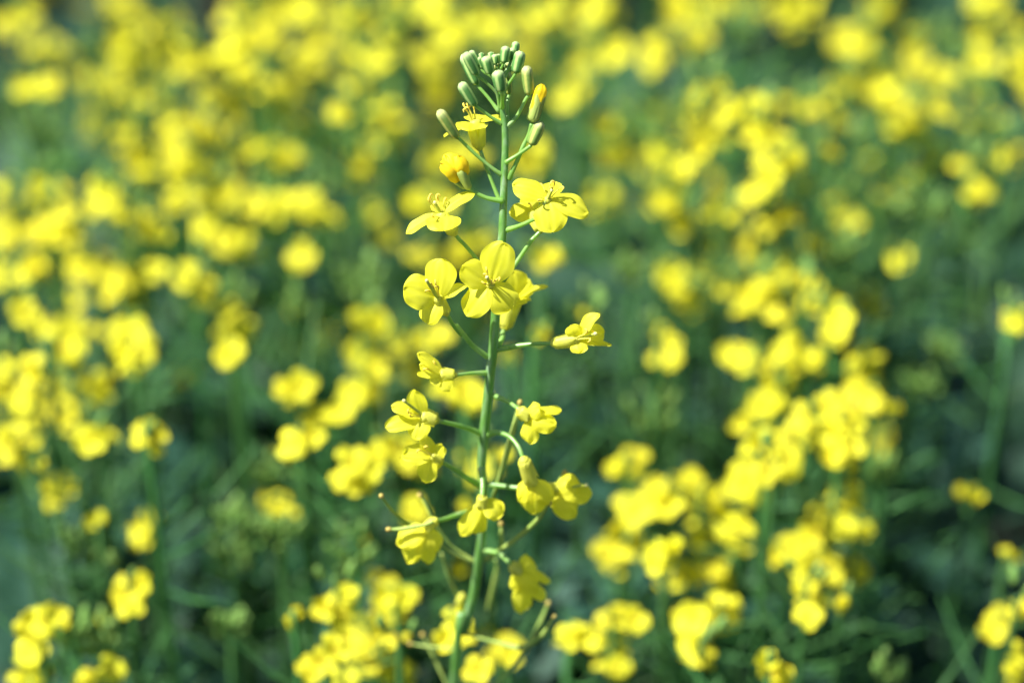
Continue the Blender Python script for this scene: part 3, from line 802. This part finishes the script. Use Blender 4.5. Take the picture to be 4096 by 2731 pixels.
def frame_to(obj, pos, zdir, scale, roll):
    q = zdir.to_track_quat('Z', 'Y'); o = Matrix.Translation(pos) @ q.to_matrix().to_4x4() @ Matrix.Rotation(roll, 4, 'Z') @ Matrix.Scale(scale, 4)
    return o
def put(me, name, root, pos, zdir, scale):
    o = bpy.data.objects.new(name, me); col.objects.link(o); o.parent = root
    o.matrix_local = Matrix.Translation(-root.location) @ frame_to(o, pos, zdir, scale, random.uniform(0, 6.28)); return o
plants = []
def field_plant(fl, top, buds=0, budsize=0, leaves=3, reg=None, pods=6, col_=None):
    """fl: (point, diameter, closed); top: tip of the stem"""
    gx = top.x + random.gauss(0, .02); gy = top.y + random.gauss(0, .02)
    root = empty('rapeseed_plant', Vector((gx, gy, 0)))
    mb = MB(); H = top.z
    pth = [Vector((gx, gy, 0)), Vector((gx * .7 + top.x * .3 + random.gauss(0, .006), gy * .7 + top.y * .3, H * .4)), Vector((gx * .25 + top.x * .75, gy * .25 + top.y * .75 + random.gauss(0, .004), H * .75)), Vector((top.x, top.y, H))]
    lo_z = min([p.z for p, *_ in fl] + [H]) - .02
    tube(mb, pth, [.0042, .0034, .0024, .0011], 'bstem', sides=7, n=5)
    def at(z):
        t = max(0, min(1, z / H)); a = spline(pth, 6); x = t * (len(a) - 1); i = min(int(x), len(a) - 2); return a[i].lerp(a[i + 1], x - i)
    for (p, dia, cl) in fl:
        s0 = at(p.z); s = at(p.z - .006 - random.uniform(.45, .8) * Vector((p.x - s0.x, p.y - s0.y)).length); outw = (p - s); 
        if outw.length < 1e-4: outw = Vector((0, 0, 1))
        outw.normalize()
        f = (outw * .5 + Vector((0, 0, 1)) * .55 - CF * .45 + Vector((random.gauss(0, .35), random.gauss(0, .35), random.gauss(0, .3)))).normalized()
        bpt = p - f * dia * .36
        mid = s.lerp(bpt, .5) + Vector((0, 0, -.003))
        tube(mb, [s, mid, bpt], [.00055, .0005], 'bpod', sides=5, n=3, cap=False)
        put(random.choice(CLOSED if cl else FL), 'flower', root, p, f, dia)
    for k in range(pods):                         # young pods and empty stalks below the flowers
        z = lo_z - random.uniform(.0, .12); s = at(z); an = random.uniform(0, 6.28); L = random.uniform(.02, .045)
        e = s + Vector((math.cos(an) * L, math.sin(an) * L, L * random.uniform(.3, 1)))
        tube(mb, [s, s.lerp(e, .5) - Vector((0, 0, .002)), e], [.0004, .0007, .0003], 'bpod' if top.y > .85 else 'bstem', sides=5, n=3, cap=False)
    mb.v = [p - root.location for p in mb.v]
    so = bpy.data.objects.new('stem', mb.data('stem')); col.objects.link(so); so.parent = root
    for k in range(buds):
        a = random.uniform(0, 6.28); r = budsize * .5 * math.sqrt(random.random()); zz = random.uniform(-.5, .4) * budsize
        p = top + Vector((math.cos(a) * r, math.sin(a) * r, zz)); d = Vector((math.cos(a) * .5, math.sin(a) * .5, 1)).normalized()
        put(BUD, 'bud', root, p, d, random.uniform(.0045, .0075))
    for k in range(leaves):
        z = random.uniform(.28, .8) * H if k else random.uniform(.6, .85) * H
        s = at(z); a = random.uniform(0, 6.28)
        o = bpy.data.objects.new('leaf', random.choice(LEAF)); col.objects.link(o); o.parent = root
        L = random.uniform(.07, .13) * (1.25 - .5 * z / H)
        o.matrix_local = Matrix.Translation(s - root.location) @ Matrix.Rotation(a, 4, 'Z') @ Matrix.Rotation(random.uniform(-.5, .1), 4, 'Y') @ Matrix.Scale(L, 4)
    plants.append((root, top, len(fl), buds)); return root
BUD = unit_bud()

for ln in GR.strip().split('\n'):
    tk = ln.split(); near = tk[0][-1] == 'n'; tk[0] = tk[0].rstrip('n'); ox, oy, s = QZ[tk[0]]; B_ = []; dim = False
    for q in tk[1:]:
        c = q[-1] == 'o'; dm = q[-1] == 'd'; dim |= dm; x, y, sz = map(float, q.rstrip('od').split(','))
        B_.append((ox + x * s, oy + y * s, sz * s, c, dm))
    ytop = min(b[1] for b in B_); cx = sum(b[0] for b in B_) / len(B_)
    alld = all(b[4] for b in B_)
    h = .515 + random.uniform(-.02, .03) + (.06 if alld else 0) + (.03 if ytop > 1900 else 0)
    if near: h = .475
    Hd = h / math.tan(theta(ytop)); fl = []
    for (x, y, sz, c, dm) in B_:
        d = depthH(y, Hd) + random.uniform(-.012, .012) + (.03 if dm and not alld else 0)
        fl.append((P(x, y, d), max(.010, min(.022, sz * d / FPX * (1.0 if c else 1.18 if y < 1300 else 1.27))), c))
    yt = ytop - random.uniform(10, 50); top = P(cx + random.uniform(-15, 15), yt, depthH(yt, Hd))
    lowpic = ytop > 1300
    field_plant(fl, top, buds=random.choice([4, 7, 9]) if ytop < 1300 else random.choice([0, 0, 3]), budsize=.010, leaves=4, pods=6)
for q in BC.split(';'):
    z, r_ = q.split(); ox, oy, s = QZ[z]; x, y, sz = map(float, r_.split(',')); X = ox + x * s; Y = oy + y * s
    h = .53 + random.uniform(-.02, .02) + (.03 if Y > 1300 else 0); Hd = h / math.tan(theta(Y)); d = depthH(Y, Hd); sz = sz * s * d / FPX
    field_plant([], P(X, Y, d), buds=26, budsize=sz * .8, leaves=2, pods=10)
NLIST = len(plants)
# the rest of the crop: single plants in the gaps in view, one mass beyond the top edge
def extra(px, py, n):
    top = Vector((px, py, CAM.z - .53 - random.uniform(.02, .10))); fl = []
    for k in range(n):
        a = random.uniform(0, 6.28); r = random.uniform(.008, .028); fl.append((top + Vector((math.cos(a) * r, math.sin(a) * r, -.008 - random.random() * .07)), random.uniform(.012, .017), random.random() < .15))
    return top, fl
def inview(p, m=120):
    x, y = pix(p); return -m < x < 4096 + m and -m < y
def pix(p):
    r = p - CAM; d = r.dot(CF); return 2048 + r.dot(CR) / d * FPX, 1365.5 - r.dot(CU) / d * FPX
ys = -.35; MASS = []
while ys < 3.3:
    xw = 1.0 if ys < 1.5 else .27 * ys + .6; x = -xw + random.uniform(0, .06)
    while x < xw:
        px, py = x + random.gauss(0, .018), ys + random.gauss(0, .018)
        x += .075 + .02 * random.random() if ys < 1.5 else .11
        if any((t.x - px) ** 2 + (t.y - py) ** 2 < .022 ** 2 for _, t, *_ in plants[:NLIST]): continue
        top, fl = extra(px, py, random.choice([3, 4, 5, 6]) if ys > .98 else random.choice([1, 2, 3]) if ys > .9 else random.choice([0, 0, 0, 1]))
        if ys < .8 and inview(top, 60): continue
        if inview(top, 0): field_plant(fl, top, buds=random.choice([5, 9]), budsize=.012, leaves=4, pods=8 if ys < .85 else 14)
        else: MASS.append((top, fl))
    ys += .085 if ys < 1.5 else .12
def addmesh(mb, me, mtx, names):
    b = len(mb.v); mb.v += [mtx @ v.co for v in me.vertices]; uvl = me.uv_layers[0].data
    for p in me.polygons:
        mb.f.append(tuple(b + i for i in p.vertices)); mb.mi.append(mb.m(names[p.material_index])); mb.uv += [tuple(uvl[i].uv) for i in p.loop_indices]
def lowflower(seed):
    rg = random.Random(seed); q = MB()
    for k in range(4):
        az = math.pi / 2 * k + rg.uniform(-.2, .2); rd = Vector((math.cos(az), math.sin(az), 0)); dr = rd * .95 + Vector((0, 0, .3))
        petal(q, rd * .04, dr * .5, .5, Vector((0, 0, 1)), 'bpetal', nu=5, nv=4, seed=seed + k)
    return q.data('flower')
LOWF = [lowflower(s_) for s_ in (3, 5, 9)]; mb = MB()
for top, fl in MASS:
    tube(mb, [Vector((top.x, top.y, 0)), Vector((top.x, top.y, top.z * .6)) , top], [.004, .0012], 'bstem', sides=5, n=3, cap=False)
    for p, dia, c in fl:
        f = Vector((random.gauss(0, .5), random.gauss(0, .5), 1)).normalized(); addmesh(mb, random.choice(LOWF), frame_to(None, p, f, dia, 0), ['bpetal'])
        tube(mb, [Vector((top.x, top.y, p.z - .015)), p], [.0005, .0005], 'bstem', sides=4, n=1, cap=False)
    for k in range(4):
        z = random.uniform(.3, .9) * top.z
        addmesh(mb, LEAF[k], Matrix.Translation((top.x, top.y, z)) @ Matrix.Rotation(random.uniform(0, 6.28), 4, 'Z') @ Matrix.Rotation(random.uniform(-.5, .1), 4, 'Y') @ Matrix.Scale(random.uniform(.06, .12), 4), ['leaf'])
mo = mb.build('rapeseed_crop'); tag(mo, 'mass of yellow flowering rapeseed continuing beyond the single plants', 'crop', kind='stuff')
# leafy young plants in the lower gaps, no flowers open
for k in range(31):
    Hd = random.uniform(.50, .82); X = random.uniform(-.26, .26) * (Hd + .1) * 1.1; z = random.uniform(.62, .90)
    if not inview(Vector((X, Hd, z)), 0): continue
    field_plant([], Vector((X, Hd, z)), buds=random.choice([0, 6, 10]), budsize=.012, leaves=4, pods=4)

# leaves close to the ground: nobody could count them
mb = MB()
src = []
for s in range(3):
    t_ = MB(); me = unit_leaf(30 + s, 'shadeleaf'); src.append(([v.co.copy() for v in me.vertices], [tuple(p.vertices) for p in me.polygons])); bpy.data.meshes.remove(me)
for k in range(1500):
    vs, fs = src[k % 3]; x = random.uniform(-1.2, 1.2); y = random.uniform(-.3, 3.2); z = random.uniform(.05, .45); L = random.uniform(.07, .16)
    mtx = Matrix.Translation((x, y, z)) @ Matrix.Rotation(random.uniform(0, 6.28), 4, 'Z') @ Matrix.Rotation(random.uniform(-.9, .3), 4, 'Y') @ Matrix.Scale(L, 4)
    b = len(mb.v); mb.v += [mtx @ v for v in vs]; mi = mb.m('shadeleaf')
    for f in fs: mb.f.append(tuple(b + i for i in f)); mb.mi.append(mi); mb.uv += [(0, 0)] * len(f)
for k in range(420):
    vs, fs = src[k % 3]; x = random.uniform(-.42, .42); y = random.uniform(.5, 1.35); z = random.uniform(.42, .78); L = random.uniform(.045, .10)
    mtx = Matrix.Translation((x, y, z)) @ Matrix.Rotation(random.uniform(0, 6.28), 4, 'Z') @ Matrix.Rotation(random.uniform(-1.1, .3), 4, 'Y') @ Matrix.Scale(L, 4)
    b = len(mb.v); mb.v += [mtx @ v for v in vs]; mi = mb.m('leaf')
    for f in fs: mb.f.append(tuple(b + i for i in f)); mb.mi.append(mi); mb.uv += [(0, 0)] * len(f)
lw = mb.build('low_leaves'); tag(lw, 'green leaves covering the soil between the stems, lowest ones with painted-in shade', 'undergrowth', kind='stuff')

# ------------------------------------------------------------------ labels for the field plants
ORD = ['leftmost', 'second', 'third', 'fourth', 'fifth', 'sixth', 'seventh', 'eighth', 'ninth', 'tenth', 'eleventh', 'twelfth', 'thirteenth', 'fourteenth', 'fifteenth', 'sixteenth', 'seventeenth', 'eighteenth', 'nineteenth', 'twentieth', 'twenty-first', 'twenty-second', 'twenty-third', 'twenty-fourth', 'twenty-fifth']
NUM = ['no', 'one', 'two', 'three', 'four', 'five', 'six', 'seven', 'eight']
cells = {}
for pl in plants:
    x, y = pix(pl[1]); cells.setdefault((min(9, max(0, int(y / 273.1))), min(2, max(0, int(x / 1365.4)))), []).append((x, pl))
RN = ['along the top edge', 'just below the top edge', 'level with the green buds', 'level with the highest open flowers', 'above mid-height', 'below mid-height', 'level with the long pods', 'in the lower part', 'just above the bottom edge', 'along the bottom edge']; CN = ['left third', 'middle third', 'right third']
for (r, c), L in cells.items():
    L.sort(key=lambda q: q[0])
    for i, (x, pl) in enumerate(L):
        f = pl[2]; what = 'budding green plant' if f == 0 else 'blurred plant with %s bloom%s' % (NUM[f], '' if f == 1 else 's')
        tag(pl[0], '%s, %s %s, %s' % (what, ORD[min(i, 24)], RN[r], CN[c]), 'rapeseed plant', 'blurred rapeseed plants of the field behind')
print('plants', len(plants), 'listed', NLIST, max(len(L) for L in cells.values()))
